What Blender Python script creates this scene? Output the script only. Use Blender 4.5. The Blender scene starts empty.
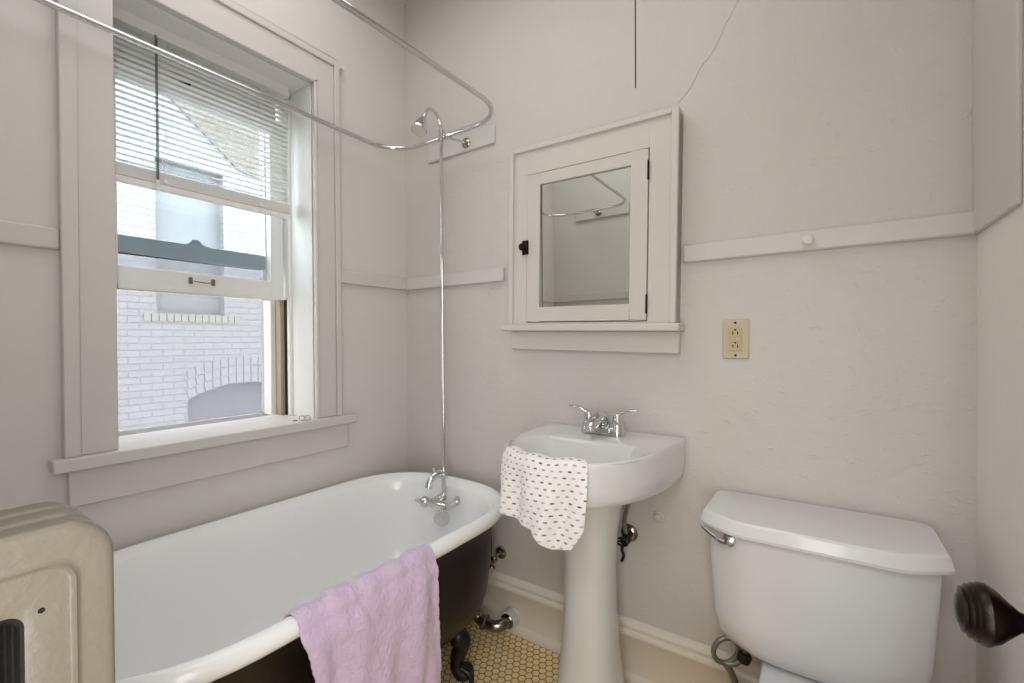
import bpy, bmesh, math, random
from math import sin, cos, pi, radians
from mathutils import Vector, Matrix
random.seed(7)
S = bpy.context.scene
COL = S.collection

# ------------------------------------------------------------------ camera
H = 1.12
YAW = math.atan(311/453.0)
cd = bpy.data.cameras.new('camera'); cam = bpy.data.objects.new('camera', cd); COL.objects.link(cam)
cam.location = (0, 0, H); cam.rotation_euler = (Matrix.Rotation(YAW, 3, 'Z') @ Matrix.Rotation(pi/2-.009, 3, 'X') @ Matrix.Rotation(-.0063, 3, 'Z')).to_euler(); cd.shift_y = .004
cd.sensor_width = 36; cd.lens = 453.0/1024*36; cd.clip_start = 0.02
S.camera = cam
# ------------------------------------------------------------------ world, lights, exposure
W = bpy.data.worlds.new('overcast_sky'); S.world = W; W.use_nodes = True
bg = W.node_tree.nodes['Background']; bg.inputs[0].default_value = (0.97, 0.985, 1.0, 1); bg.inputs[1].default_value = 7.6
def area(name, loc, rot, sx, sy, power, col):
    l = bpy.data.lights.new(name, 'AREA'); l.shape = 'RECTANGLE'; l.size = sx; l.size_y = sy; l.energy = power; l.color = col
    o = bpy.data.objects.new(name, l); COL.objects.link(o); o.location = loc; o.rotation_euler = rot; return o
area('hall_fill', (-0.1, -0.95, 2.55), (radians(42), 0, 0), 0.8, 0.5, 10.5, (1.0, 1.0, 0.99))  # unseen fill added behind the camera to brighten the room
area('doorway_fill', (0.00, -0.13, 1.10), (radians(86), 0, radians(46)), 0.42, 1.3, 8.2, (1.0, 1.0, 0.985))  # added fill along the view direction, no fixture stands here
area('ceiling_fill', (-0.80, 0.60, 2.60), (0, 0, 0), 1.3, 0.9, 6.6, (1.0, 1.0, 0.99))  # added soft fill from overhead, not a fitting of the room
V = S.view_settings; V.view_transform = 'Standard'; V.look = 'None'; V.gamma = 1; V.use_curve_mapping = False; V.exposure = 0.33
S.display_settings.display_device = 'sRGB'
S.cycles.max_bounces = 10; S.cycles.diffuse_bounces = 6; S.cycles.transparent_max_bounces = 16
S.cycles.caustics_reflective = False; S.cycles.caustics_refractive = False

# ------------------------------------------------------------------ materials
def s2l(c):
    return tuple(((x/255)/12.92 if x/255 <= .04045 else ((x/255+.055)/1.055)**2.4) for x in c) + (1,)
def mat(name, rgb, rough=.5, metal=0, bump=None, coat=0, vary=0, spec=.5, sheen=0):
    m = bpy.data.materials.new(name); m.use_nodes = True; nt = m.node_tree; b = nt.nodes['Principled BSDF']
    b.inputs['Base Color'].default_value = s2l(rgb); b.inputs['Roughness'].default_value = rough; b.inputs['Metallic'].default_value = metal
    b.inputs['Coat Weight'].default_value = coat; b.inputs['Specular IOR Level'].default_value = spec
    if sheen: b.inputs['Sheen Weight'].default_value = sheen
    tc = nt.nodes.new('ShaderNodeTexCoord')
    if vary:
        n = nt.nodes.new('ShaderNodeTexNoise'); n.inputs['Scale'].default_value = 3.5; n.inputs['Detail'].default_value = 5
        mx = nt.nodes.new('ShaderNodeMix'); mx.data_type = 'RGBA'
        mx.inputs['A'].default_value = s2l(rgb); mx.inputs['B'].default_value = s2l(tuple(max(0, c-vary) for c in rgb))
        nt.links.new(tc.outputs['Object'], n.inputs['Vector']); nt.links.new(n.outputs['Fac'], mx.inputs['Factor']); nt.links.new(mx.outputs['Result'], b.inputs['Base Color'])
    last = None
    for (sc, st, dist) in (bump or []):
        n = nt.nodes.new('ShaderNodeTexNoise'); n.inputs['Scale'].default_value = sc; n.inputs['Detail'].default_value = 4; n.inputs['Distortion'].default_value = .4
        bp = nt.nodes.new('ShaderNodeBump'); bp.inputs['Strength'].default_value = st; bp.inputs['Distance'].default_value = dist
        nt.links.new(tc.outputs['Object'], n.inputs['Vector']); nt.links.new(n.outputs['Fac'], bp.inputs['Height'])
        if last: nt.links.new(last.outputs['Normal'], bp.inputs['Normal'])
        last = bp
    if last: nt.links.new(last.outputs['Normal'], b.inputs['Normal'])
    return m
M = {}
M['trim'] = mat('painted_trim', (219, 214, 206), .42, bump=[(30, .12, .002), (160, .06, .001)], vary=5)
M['trim_wall'] = mat('painted_wall_trim', (208, 204, 200), .42, bump=[(30, .2, .002), (160, .06, .001)], vary=5)
M['cabinet'] = mat('cabinet_paint', (209, 204, 198), .42, bump=[(30, .12, .002), (160, .06, .001)], vary=4)
M['base'] = mat('baseboard_paint', (228, 220, 208), .4, bump=[(30, .2, .002)], vary=8)
M['sash'] = mat('sash_paint', (226, 226, 222), .4, bump=[(60, .15, .001)], vary=8)
M['porcelain'] = mat('porcelain', (214, 214, 213), .16, coat=.3)
M['enamel'] = mat('tub_enamel', (238, 239, 240), .2, coat=.2, bump=[(8, .03, .002)])
M['toilet'] = mat('toilet_porcelain', (214, 214, 214), .24, coat=.2)
M['tub_out'] = mat('tub_dark_paint', (26, 20, 17), .42, bump=[(25, .15, .003)], vary=14)
M['iron'] = mat('black_iron', (14, 12, 12), .4, bump=[(60, .3, .002)])
M['chrome'] = mat('chrome', (215, 215, 215), .09, 1)
M['old_chrome'] = mat('tarnished_chrome', (178, 170, 158), .2, 1, vary=60)
M['steel_hose'] = mat('braided_steel', (140, 135, 128), .4, .6, bump=[(400, .5, .001)])
M['bronze'] = mat('dark_bronze', (52, 34, 26), .35, .7, bump=[(120, .4, .001)], vary=25)
M['knob_black'] = mat('blackened_bronze', (30, 22, 18), .34, .6, bump=[(120, .4, .001)], vary=12)
M['radiator'] = mat('radiator_paint', (128, 120, 108), .36, bump=[(110, .35, .002), (24, .2, .003)], vary=10)
M['rad_dark'] = mat('dark_cast_iron', (16, 12, 10), .8)  # near-black for slot faces, nipples and the paint chip
M['ivory'] = mat('ivory_plastic', (192, 180, 155), .35)
M['ivory_dark'] = mat('almond_plastic', (186, 170, 128), .35)
M['dark'] = mat('dark_slot', (30, 24, 20), .7)
M['tan'] = mat('bare_tan_wood', (182, 168, 146), .7, bump=[(60, .5, .003)], vary=50)
M['blind'] = mat('blind_vinyl', (224, 223, 220), .45)
M['pvc'] = mat('white_pvc', (205, 200, 192), .4)
M['string'] = mat('cord', (120, 112, 105), .7)
M['darkcord'] = mat('dark_cord', (66, 58, 54), .7)
M['kitchen'] = mat('hall_paint', (215, 208, 196), .7)
M['wood'] = mat('hall_wood', (120, 82, 52), .5, vary=25)
M['ground'] = mat('alley_concrete', (150, 148, 145), .9, vary=15)

def plaster(name, rgb, amt=1.0):
    m = mat(name, rgb, .5, vary=6); nt = m.node_tree; b = nt.nodes['Principled BSDF']; tc = [n for n in nt.nodes if n.type == 'TEX_COORD'][0]
    n1 = nt.nodes.new('ShaderNodeTexNoise'); n1.inputs['Scale'].default_value = 9; n1.inputs['Detail'].default_value = 3; n1.inputs['Distortion'].default_value = 1.2
    n2 = nt.nodes.new('ShaderNodeTexNoise'); n2.inputs['Scale'].default_value = 38; n2.inputs['Detail'].default_value = 5; n2.inputs['Distortion'].default_value = 1.5
    rp = nt.nodes.new('ShaderNodeValToRGB'); rp.color_ramp.elements[0].position = .60; rp.color_ramp.elements[1].position = .74
    nt.links.new(tc.outputs['Object'], n1.inputs['Vector']); nt.links.new(tc.outputs['Object'], n2.inputs['Vector']); nt.links.new(n2.outputs['Fac'], rp.inputs['Fac'])
    b1 = nt.nodes.new('ShaderNodeBump'); b1.inputs['Strength'].default_value = .30*amt; b1.inputs['Distance'].default_value = .006
    b2 = nt.nodes.new('ShaderNodeBump'); b2.inputs['Strength'].default_value = .27*amt; b2.inputs['Distance'].default_value = .002
    nt.links.new(n1.outputs['Fac'], b1.inputs['Height']); nt.links.new(rp.outputs['Color'], b2.inputs['Height']); nt.links.new(b1.outputs['Normal'], b2.inputs['Normal'])
    nt.links.new(b2.outputs['Normal'], b.inputs['Normal']); return m
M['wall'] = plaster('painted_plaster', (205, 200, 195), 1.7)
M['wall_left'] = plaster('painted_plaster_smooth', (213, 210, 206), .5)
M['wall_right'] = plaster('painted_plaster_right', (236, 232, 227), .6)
M['ceil'] = plaster('ceiling_plaster', (214, 210, 203), .6)

def glass(name, tint, refl):
    m = bpy.data.materials.new(name); m.use_nodes = True; nt = m.node_tree; nt.nodes.clear()
    o = nt.nodes.new('ShaderNodeOutputMaterial'); t = nt.nodes.new('ShaderNodeBsdfTransparent'); t.inputs[0].default_value = tint
    g = nt.nodes.new('ShaderNodeBsdfGlossy'); g.inputs['Roughness'].default_value = .03
    mx = nt.nodes.new('ShaderNodeMixShader'); mx.inputs[0].default_value = refl
    nt.links.new(t.outputs[0], mx.inputs[1]); nt.links.new(g.outputs[0], mx.inputs[2]); nt.links.new(mx.outputs[0], o.inputs[0]); return m
M['glass'] = glass('window_glass', (.93, .96, .97, 1), .05)
M['wandglass'] = glass('clear_acrylic', (.45, .45, .44, 1), .12)
def screen_mat():
    m = bpy.data.materials.new('insect_screen'); m.use_nodes = True; nt = m.node_tree; nt.nodes.clear()
    o = nt.nodes.new('ShaderNodeOutputMaterial'); t = nt.nodes.new('ShaderNodeBsdfTransparent'); d = nt.nodes.new('ShaderNodeBsdfDiffuse')
    d.inputs[0].default_value = s2l((112, 112, 117)); mx = nt.nodes.new('ShaderNodeMixShader'); mx.inputs[0].default_value = .45
    tr = nt.nodes.new('ShaderNodeBsdfTranslucent'); tr.inputs[0].default_value = s2l((112, 112, 117)); m2 = nt.nodes.new('ShaderNodeMixShader'); m2.inputs[0].default_value = .6
    nt.links.new(d.outputs[0], m2.inputs[1]); nt.links.new(tr.outputs[0], m2.inputs[2])
    nt.links.new(t.outputs[0], mx.inputs[1]); nt.links.new(m2.outputs[0], mx.inputs[2]); nt.links.new(mx.outputs[0], o.inputs[0]); return m
M['screen'] = screen_mat()
def mirror_mat():
    m = mat('mirror_silver', (235, 238, 234), .01, 1); return m
M['mirror'] = mirror_mat()
def emit(name, col, st):
    m = bpy.data.materials.new(name); m.use_nodes = True; b = m.node_tree.nodes['Principled BSDF']
    b.inputs['Emission Color'].default_value = col; b.inputs['Emission Strength'].default_value = st; return m
M['globe'] = mat('opal_globe', (240, 238, 232), .25)

def floor_mat():
    m = mat('hex_floor_tiles', (200, 178, 122), .4); nt = m.node_tree; b = nt.nodes['Principled BSDF']; L = nt.links
    tc = nt.nodes.new('ShaderNodeTexCoord'); sp = nt.nodes.new('ShaderNodeSeparateXYZ'); L.new(tc.outputs['Object'], sp.inputs[0])
    def mth(op, a, b_=None, c=None):
        n = nt.nodes.new('ShaderNodeMath'); n.operation = op
        for i, x in enumerate((a, b_, c)):
            if x is None: continue
            if isinstance(x, (int, float)): n.inputs[i].default_value = x
            else: L.new(x, n.inputs[i])
        return n.outputs[0]
    P = .0262; R3 = math.sqrt(3)
    def cell(offx, offy):
        x = mth('DIVIDE', sp.outputs[0], P); y = mth('DIVIDE', sp.outputs[1], P*R3)
        x = mth('ADD', x, offx+500); y = mth('ADD', y, offy+500)
        ix = mth('FLOOR', x); iy = mth('FLOOR', y)
        fx = mth('SUBTRACT', mth('FRACT', x), .5); fy = mth('MULTIPLY', mth('SUBTRACT', mth('FRACT', y), .5), R3)
        ax = mth('ABSOLUTE', fx); ay = mth('ABSOLUTE', fy)
        d = mth('MAXIMUM', ax, mth('ADD', mth('MULTIPLY', ax, .5), mth('MULTIPLY', ay, R3/2)))
        return d, mth('ADD', mth('MULTIPLY', ix, 1.37), mth('MULTIPLY', iy, 7.71))
    d1, i1 = cell(0, 0); d2, i2 = cell(.5, .5)
    d = mth('MINIMUM', d1, d2); lt = mth('LESS_THAN', d1, d2)
    idn = mth('ADD', mth('MULTIPLY', lt, i1), mth('MULTIPLY', mth('SUBTRACT', 1, lt), mth('ADD', i2, .43)))
    wn = nt.nodes.new('ShaderNodeTexWhiteNoise'); wn.noise_dimensions = '1D'; L.new(idn, wn.inputs['W'])
    ns = nt.nodes.new('ShaderNodeTexNoise'); ns.inputs['Scale'].default_value = 5; ns.inputs['Detail'].default_value = 4; L.new(tc.outputs['Object'], ns.inputs['Vector'])
    tile = nt.nodes.new('ShaderNodeMix'); tile.data_type = 'RGBA'; tile.inputs['A'].default_value = s2l((252, 230, 180)); tile.inputs['B'].default_value = s2l((238, 207, 145))
    L.new(mth('ADD', mth('MULTIPLY', wn.outputs[0], .5), mth('MULTIPLY', ns.outputs['Fac'], .6)), tile.inputs['Factor'])
    gr = nt.nodes.new('ShaderNodeMapRange'); gr.inputs[1].default_value = .425; gr.inputs[2].default_value = .455; L.new(d, gr.inputs[0])
    fin = nt.nodes.new('ShaderNodeMix'); fin.data_type = 'RGBA'; fin.inputs['B'].default_value = s2l((112, 84, 52)); L.new(tile.outputs['Result'], fin.inputs['A']); L.new(gr.outputs[0], fin.inputs['Factor'])
    L.new(fin.outputs['Result'], b.inputs['Base Color'])
    bp = nt.nodes.new('ShaderNodeBump'); bp.inputs['Distance'].default_value = .001; bp.inputs['Strength'].default_value = .6; L.new(mth('SUBTRACT', 1, gr.outputs[0]), bp.inputs['Height']); L.new(bp.outputs['Normal'], b.inputs['Normal'])
    return m
M['floor'] = floor_mat()
def brick_mat(name, c1, c2, mortar, rowh=.075, bw=.21):
    m = mat(name, c1, .8); nt = m.node_tree; b = nt.nodes['Principled BSDF']; L = nt.links
    tc = nt.nodes.new('ShaderNodeTexCoord'); sp = nt.nodes.new('ShaderNodeSeparateXYZ'); cb = nt.nodes.new('ShaderNodeCombineXYZ')
    L.new(tc.outputs['Object'], sp.inputs[0]); L.new(sp.outputs[1], cb.inputs[0]); L.new(sp.outputs[2], cb.inputs[1])
    br = nt.nodes.new('ShaderNodeTexBrick'); br.inputs['Scale'].default_value = 1; br.inputs['Brick Width'].default_value = bw; br.inputs['Row Height'].default_value = rowh
    br.inputs['Mortar Size'].default_value = .006; br.inputs['Mortar Smooth'].default_value = .3
    br.inputs['Color1'].default_value = s2l(c1); br.inputs['Color2'].default_value = s2l(c2); br.inputs['Mortar'].default_value = s2l(mortar)
    L.new(cb.outputs[0], br.inputs['Vector']); L.new(br.outputs['Color'], b.inputs['Base Color'])
    bp = nt.nodes.new('ShaderNodeBump'); bp.inputs['Distance'].default_value = .006; bp.invert = True; L.new(br.outputs['Fac'], bp.inputs['Height']); L.new(bp.outputs['Normal'], b.inputs['Normal'])
    return m
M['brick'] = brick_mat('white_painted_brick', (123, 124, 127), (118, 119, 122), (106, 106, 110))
M['brick_shade'] = brick_mat('shade_toned_brick', (96, 89, 81), (86, 77, 70), (115, 109, 103))  # tan tone stands in for shading on the facade
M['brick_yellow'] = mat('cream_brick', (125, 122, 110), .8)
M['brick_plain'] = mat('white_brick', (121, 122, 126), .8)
M['far_glass'] = mat('far_window_pane', (99, 101, 104), .7, bump=[(4, .2, .02)])
M['far_dark'] = mat('far_window_screen', (78, 78, 84), .6)
def towel_mat(name, rgb, dots=False):
    m = mat(name, rgb, .95, bump=[(450, .9, .002), (130, .5, .003)], sheen=.5); nt = m.node_tree; b = nt.nodes['Principled BSDF']; L = nt.links
    if dots:
        uv = nt.nodes.new('ShaderNodeUVMap'); uv.uv_map = 'UVMap'
        sp = nt.nodes.new('ShaderNodeSeparateXYZ'); L.new(uv.outputs[0], sp.inputs[0])
        def mth(op, a, b_=None):
            n = nt.nodes.new('ShaderNodeMath'); n.operation = op
            for i, x in enumerate((a, b_)):
                if x is None: continue
                if isinstance(x, (int, float)): n.inputs[i].default_value = x
                else: L.new(x, n.inputs[i])
            return n.outputs[0]
        PX, PY = .021, .0155
        y = mth('DIVIDE', sp.outputs[1], PY); row = mth('FLOOR', y); fy = mth('SUBTRACT', mth('FRACT', y), .5)
        x = mth('ADD', mth('DIVIDE', sp.outputs[0], PX), mth('MULTIPLY', row, .5)); ix = mth('FLOOR', x); fx = mth('SUBTRACT', mth('FRACT', x), .5)
        ex = mth('DIVIDE', fx, .24); ey = mth('DIVIDE', fy, .15)
        e = mth('ADD', mth('MULTIPLY', ex, ex), mth('MULTIPLY', ey, ey)); inside = mth('LESS_THAN', e, 1.0)
        wn = nt.nodes.new('ShaderNodeTexWhiteNoise'); wn.noise_dimensions = '2D'; cb = nt.nodes.new('ShaderNodeCombineXYZ'); L.new(ix, cb.inputs[0]); L.new(row, cb.inputs[1]); L.new(cb.outputs[0], wn.inputs['Vector'])
        dc = nt.nodes.new('ShaderNodeMix'); dc.data_type = 'RGBA'; dc.inputs['A'].default_value = s2l((92, 90, 94)); dc.inputs['B'].default_value = s2l((186, 182, 184)); L.new(wn.outputs[0], dc.inputs['Factor'])
        fin = nt.nodes.new('ShaderNodeMix'); fin.data_type = 'RGBA'; fin.inputs['A'].default_value = s2l(rgb); L.new(dc.outputs['Result'], fin.inputs['B']); L.new(inside, fin.inputs['Factor']); L.new(fin.outputs['Result'], b.inputs['Base Color'])
    return m
M['towel'] = towel_mat('lavender_terry', (206, 184, 211))
M['handtowel'] = towel_mat('white_dotted_cotton', (236, 233, 232), True)

# ------------------------------------------------------------------ geometry helpers
class G:
    """collects verts and faces, then links them as one mesh object"""
    def __init__(s): s.v = []; s.f = []; s.m = []; s.uv = {}
    def add(s, vs, fs, mi=0):
        o = len(s.v); s.v += [tuple(v) for v in vs]; s.f += [tuple(i+o for i in f) for f in fs]; s.m += [mi]*len(fs); return s
    def box(s, x0, x1, y0, y1, z0, z1, mi=0):
        vs = [(x, y, z) for x in (x0, x1) for y in (y0, y1) for z in (z0, z1)]
        return s.add(vs, [(0, 1, 3, 2), (4, 6, 7, 5), (0, 4, 5, 1), (2, 3, 7, 6), (0, 2, 6, 4), (1, 5, 7, 3)], mi)
    def loft(s, rings, closed=True, cap0=False, cap1=False, mi=0):
        n = len(rings[0]); vs = [p for r in rings for p in r]; fs = []
        for i in range(len(rings)-1):
            for j in range(n if closed else n-1):
                k = (j+1) % n; fs.append((i*n+j, i*n+k, (i+1)*n+k, (i+1)*n+j))
        if cap0: fs.append(tuple(range(n))[::-1])
        if cap1: fs.append(tuple((len(rings)-1)*n+j for j in range(n)))
        return s.add(vs, fs, mi)
    def tube(s, pts, r, n=12, closed=False, cap=True, mi=0):
        pts = [Vector(p) for p in pts]; N = len(pts); rings = []; up = None
        for i, p in enumerate(pts):
            if closed: t = (pts[(i+1) % N]-pts[i-1]).normalized()
            else: t = (pts[min(i+1, N-1)]-pts[max(i-1, 0)]).normalized()
            if up is None:
                up = Vector((0, 0, 1)) if abs(t.z) < .9 else Vector((1, 0, 0))
            up = (up - t*up.dot(t)).normalized(); b = t.cross(up)
            rr = r[i] if isinstance(r, (list, tuple)) else r
            rings.append([p + up*cos(2*pi*k/n)*rr + b*sin(2*pi*k/n)*rr for k in range(n)])
        if closed: rings.append(rings[0])
        return s.loft(rings, True, cap and not closed, cap and not closed, mi)
    def lathe(s, prof, loc, axis, n=28, mi=0):
        """prof: (radius, distance along axis)"""
        a = Vector(axis).normalized(); u = Vector((0, 0, 1)) if abs(a.z) < .9 else Vector((1, 0, 0)); u = (u-a*u.dot(a)).normalized(); b = a.cross(u); L = Vector(loc)
        rings = [[L+a*h+(u*cos(2*pi*k/n)+b*sin(2*pi*k/n))*max(r, 1e-5) for k in range(n)] for r, h in prof]
        return s.loft(rings, True, prof[0][0] > 1e-4, prof[-1][0] > 1e-4, mi)
    def prism(s, poly, fn, h0, h1, mi=0):
        n = len(poly); vs = [fn(a, b, h0) for a, b in poly]+[fn(a, b, h1) for a, b in poly]
        return s.add(vs, [tuple(range(n))[::-1], tuple(range(n, 2*n))]+[(i, (i+1) % n, n+(i+1) % n, n+i) for i in range(n)], mi)
    def build(s, name, mats, parent=None, smooth=True, bevel=0, seg=2, sub=0, angle=35, base=None):
        me = bpy.data.meshes.new(name); off = Vector(base) if base else Vector((0, 0, 0))
        if parent is not None and base is None: off = parent.location
        me.from_pydata([tuple(Vector(v)-off) for v in s.v], [], s.f)
        ms = mats if isinstance(mats, (list, tuple)) else [mats]
        for m in ms: me.materials.append(M[m] if isinstance(m, str) else m)
        for p, mi in zip(me.polygons, s.m): p.material_index = mi
        bm = bmesh.new(); bm.from_mesh(me); bmesh.ops.remove_doubles(bm, verts=bm.verts, dist=2e-6)
        bmesh.ops.recalc_face_normals(bm, faces=bm.faces); bm.to_mesh(me); bm.free()
        o = bpy.data.objects.new(name, me); COL.objects.link(o)
        if parent is not None: o.parent = parent
        if base: o.location = off
        if smooth:
            for p in me.polygons: p.use_smooth = True
            if not sub: me.set_sharp_from_angle(angle=radians(angle))
        if bevel:
            md = o.modifiers.new('bevel', 'BEVEL'); md.width = bevel; md.segments = seg; md.limit_method = 'ANGLE'; md.angle_limit = radians(40); md.harden_normals = False
        if sub:
            md = o.modifiers.new('subdivision', 'SUBSURF'); md.levels = sub; md.render_levels = sub
        return o
def thing(name, label, cat, loc=(0, 0, 0), group=None, kind=None):
    o = bpy.data.objects.new(name, None); COL.objects.link(o); o.location = loc; o.empty_display_size = .05
    return tag(o, label, cat, group, kind)
def tag(o, label=None, cat=None, group=None, kind=None):
    if label: o['label'] = label
    if cat: o['category'] = cat
    if group: o['group'] = group
    if kind: o['kind'] = kind
    return o
def arc(c, r, a0, a1, n, f):
    return [f(c[0]+r*cos(a0+(a1-a0)*i/n), c[1]+r*sin(a0+(a1-a0)*i/n)) for i in range(n+1)]
def spline(pts, n=8):
    P = [Vector(p) for p in pts]; out = []
    for i in range(len(P)-1):
        p0 = P[max(i-1, 0)]; p1 = P[i]; p2 = P[i+1]; p3 = P[min(i+2, len(P)-1)]
        for k in range(n):
            t = k/n; out.append(.5*((2*p1)+(p2-p0)*t+(2*p0-5*p1+4*p2-p3)*t*t+(3*p1-p0-3*p2+p3)*t**3))
    out.append(P[-1]); return out
def interp(x, xs, ys):
    if x <= xs[0]: return ys[0]
    for i in range(len(xs)-1):
        if x <= xs[i+1]: return ys[i]+(ys[i+1]-ys[i])*(x-xs[i])/(xs[i+1]-xs[i])
    return ys[-1]

XL, XR, YB, YF, ZC = -1.584, 0.289, 1.45, -0.06, 2.675   # left, right, back, front walls, ceiling
WT = .12
WY0, WY1, WZ0, WZ1 = .404, .985, .835, 2.093               # window opening in the left wall

# ------------------------------------------------------------------ room shell
def struct(g, name, m, parent=None, label=None, **k):
    o = g.build(name, m, parent, **k)
    if parent is None: tag(o, label, kind='structure')
    return o
struct(G().box(XL-.3, XR+.12, -1.9, YB+.12, -.1, 0), 'floor', 'floor', label='small yellow hexagonal floor tiles with dark grout', smooth=False)
struct(G().box(XL-.3, XR+.12, -1.9, YB+.12, ZC, ZC+.1), 'ceiling', 'ceil', label='off-white plaster ceiling', smooth=False)
struct(G().box(XL-.3, XR+.12, YB, YB+.12, 0, ZC), 'wall_back', 'wall', label='lumpy off-white plaster wall behind the sink', smooth=False)
g = G(); xo = XL-.30
g.box(xo, XL, YF, WY0, 0, ZC); g.box(xo, XL, WY1, YB, 0, ZC); g.box(xo, XL, WY0, WY1, 0, WZ0-.035); g.box(xo, XL, WY0, WY1, WZ1, ZC)
struct(g, 'wall_left', 'wall_left', label='off-white wall with the window', smooth=False)
struct(G().box(XR, XR+.12, -1.9, YB, 0, ZC), 'wall_right', 'wall_right', label='off-white wall at the right edge', smooth=False)
DX0, DX1, DZ = -.46, .235, 2.03
g = G(); g.box(XL-.3, DX0, YF-.1, YF, 0, ZC); g.box(DX1, XR, YF-.1, YF, 0, ZC); g.box(DX0, DX1, YF-.1, YF, DZ, ZC)
struct(g, 'wall_front', 'wall_left', label='off-white wall with the doorway, seen in the mirror', smooth=False)
struct(G().box(-1.0, XR, -1.9, -1.8, 0, ZC), 'wall_hall', 'kitchen', label='hallway end wall', smooth=False)
struct(G().box(-1.1, -1.0, -1.9, YF-.1, 0, ZC), 'wall_hall_side', 'kitchen', label='hallway side wall', smooth=False)

# picture rails (z 1.355-1.41)
def rail(name, x0, x1, y0, y1, lab):
    struct(G().box(x0, x1, y0, y1, 1.356, 1.410), name, 'trim_wall', label=lab, bevel=.005)
rail('trim_1', -.352, XR, YB-.016, YB, 'white rail right of the mirror cabinet')
rail('trim_2', XL, -1.025, YB-.016, YB, 'white rail left of the mirror cabinet')
rail('trim_3', XL, XL+.016, 1.089, YB-.014, 'white rail right of the window')
rail('trim_4', XL, XL+.016, YF, .296, 'white rail left of the window')
rail('trim_5', XL, DX0-.09, YF, YF+.016, 'white rail on the wall with the doorway')
struct(G().box(XR-.009, XR, 1.163, YB, 1.356, ZC-.001), 'trim_6', 'trim_wall', label='wide white board above rail height on the right wall', bevel=.003)
struct(G().box(-1.43, -1.068, YB-.010, YB, 1.905, 1.978), 'trim_7', 'trim_wall', label='white backing board behind the shower brace flange', bevel=.004)
struct(G().box(-1.40, -1.02, YF, YF+.018, 1.905, 1.978), 'trim_8', 'trim_wall', label='white backing board seen in the mirror', bevel=.004)
# baseboards
BP = [(0, 0), (.030, 0), (.031, .012), (.026, .026), (.017, .032), (.016, .145), (.021, .150), (.023, .158), (.020, .166), (.013, .169), (.013, .176), (.017, .180), (.016, .188), (.008, .197), (0, .200)]
def baseboard(name, fn, h0, h1, lab):
    struct(G().prism(BP, fn, h0, h1), name, 'base', label=lab, angle=50)
baseboard('baseboard_back', lambda a, b, h: (h, YB-a, b), XL, XR, 'tall moulded white baseboard under the sink wall')
baseboard('baseboard_left', lambda a, b, h: (XL+a, h, b), YF, YB-.03, 'white baseboard behind the tub')
baseboard('baseboard_right', lambda a, b, h: (XR-a, h, b), .74, YB-.03, 'white baseboard on the right wall')
baseboard('baseboard_front', lambda a, b, h: (h, YF+a, b), XL+.03, DX0-.09, 'white baseboard behind the radiator')
# doorway casing
g = G(); g.box(DX0-.09, DX0, YF, YF+.02, 0, DZ+.10); g.box(DX0, XR-.001, YF, YF+.02, DZ, DZ+.10)
struct(g, 'trim_9', 'trim', label='white doorway casing', bevel=.004)
# crack in the plaster
pts = spline([(-.377, YB, 1.846), (-.335, YB, 1.885), (-.31, YB, 1.93), (-.262, YB, 1.985), (-.23, YB, 2.05), (-.192, YB, 2.11), (-.16, YB, 2.2), (-.10, YB, 2.32), (-.02, YB, 2.5), (.0, YB, 2.67)], 6)
g = G(); g.tube([p+Vector((random.uniform(-.0015, .0015), .0005, random.uniform(-.0015, .0015))) for p in pts], .0028, 6)
struct(g, 'trim_10', 'wall', label='raised painted crack line running up from the cabinet corner')

# ------------------------------------------------------------------ window
win = bpy.data.objects.new('window_1', None); COL.objects.link(win); win.location = (XL, .69, .835); tag(win, 'double-hung window with white casing, raised lower sash and screen', kind='structure')
def casing():
    g = G(); t = .02
    g.box(XL, XL+t, .328, WY0, WZ0, 2.19); g.box(XL, XL+t, WY1, 1.068, WZ0, 2.19); g.box(XL, XL+t, WY0, WY1, WZ1, 2.19)
    g.box(XL, XL+.028, .296, .328, WZ0, 2.215); g.box(XL, XL+.028, 1.068, 1.089, WZ0, 2.215); g.box(XL, XL+.028, .328, 1.068, 2.19, 2.215)
    g.box(XL+.018, XL+.026, WY1-.002, WY1+.010, WZ0, WZ1+.01); g.box(XL+.018, XL+.026, WY0-.008, WY1+.01, WZ1-.002, WZ1+.010)
    g.build('casing', 'trim_wall', win, bevel=.003)
casing()
g = G(); g.box(-1.84, XL+.001, WY0, WY0+.003, WZ0, WZ1-.003); g.box(-1.84, XL+.001, WY1-.003, WY1, WZ0, WZ1-.003); g.box(-1.84, XL+.001, WY0, WY1, WZ1-.003, WZ1)
g.build('jamb_lining', 'sash', win, bevel=.002)
g = G(); g.box(-1.742, -1.722, WY0, WY0+.012, WZ0, WZ1); g.box(-1.742, -1.722, WY1-.014, WY1, WZ0, WZ1); g.box(-1.742, -1.722, WY0, WY1, WZ1-.014, WZ1)
g.build('window_stop', 'sash', win, bevel=.002)
g = G(); g.prism([(-1.80, WY0+.001), (XL+.0005, WY0+.001), (XL+.0005, .272), (XL+.045, .272), (XL+.045, 1.145), (XL+.0005, 1.145), (XL+.0005, WY1-.001), (-1.80, WY1-.001)], lambda a, b, h: (a, b, h), .8015, .835)
g.build('window_stool', 'trim_wall', win, bevel=.004)
G().box(XL, XL+.018, .305, 1.121, .705, .802).build('window_apron', 'trim_wall', win, bevel=.003)
g = G(); g.add([(-1.80, WY0, .832), (-1.80, WY1, .832), (-1.93, WY1, .805), (-1.93, WY0, .805), (-1.80, WY0, .79), (-1.80, WY1, .79), (-1.93, WY1, .77), (-1.93, WY0, .77)], [(0, 1, 2, 3), (4, 7, 6, 5), (0, 3, 7, 4), (1, 5, 6, 2), (0, 4, 5, 1), (3, 2, 6, 7)])
g.build('outer_sill', 'sash', win)
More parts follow.
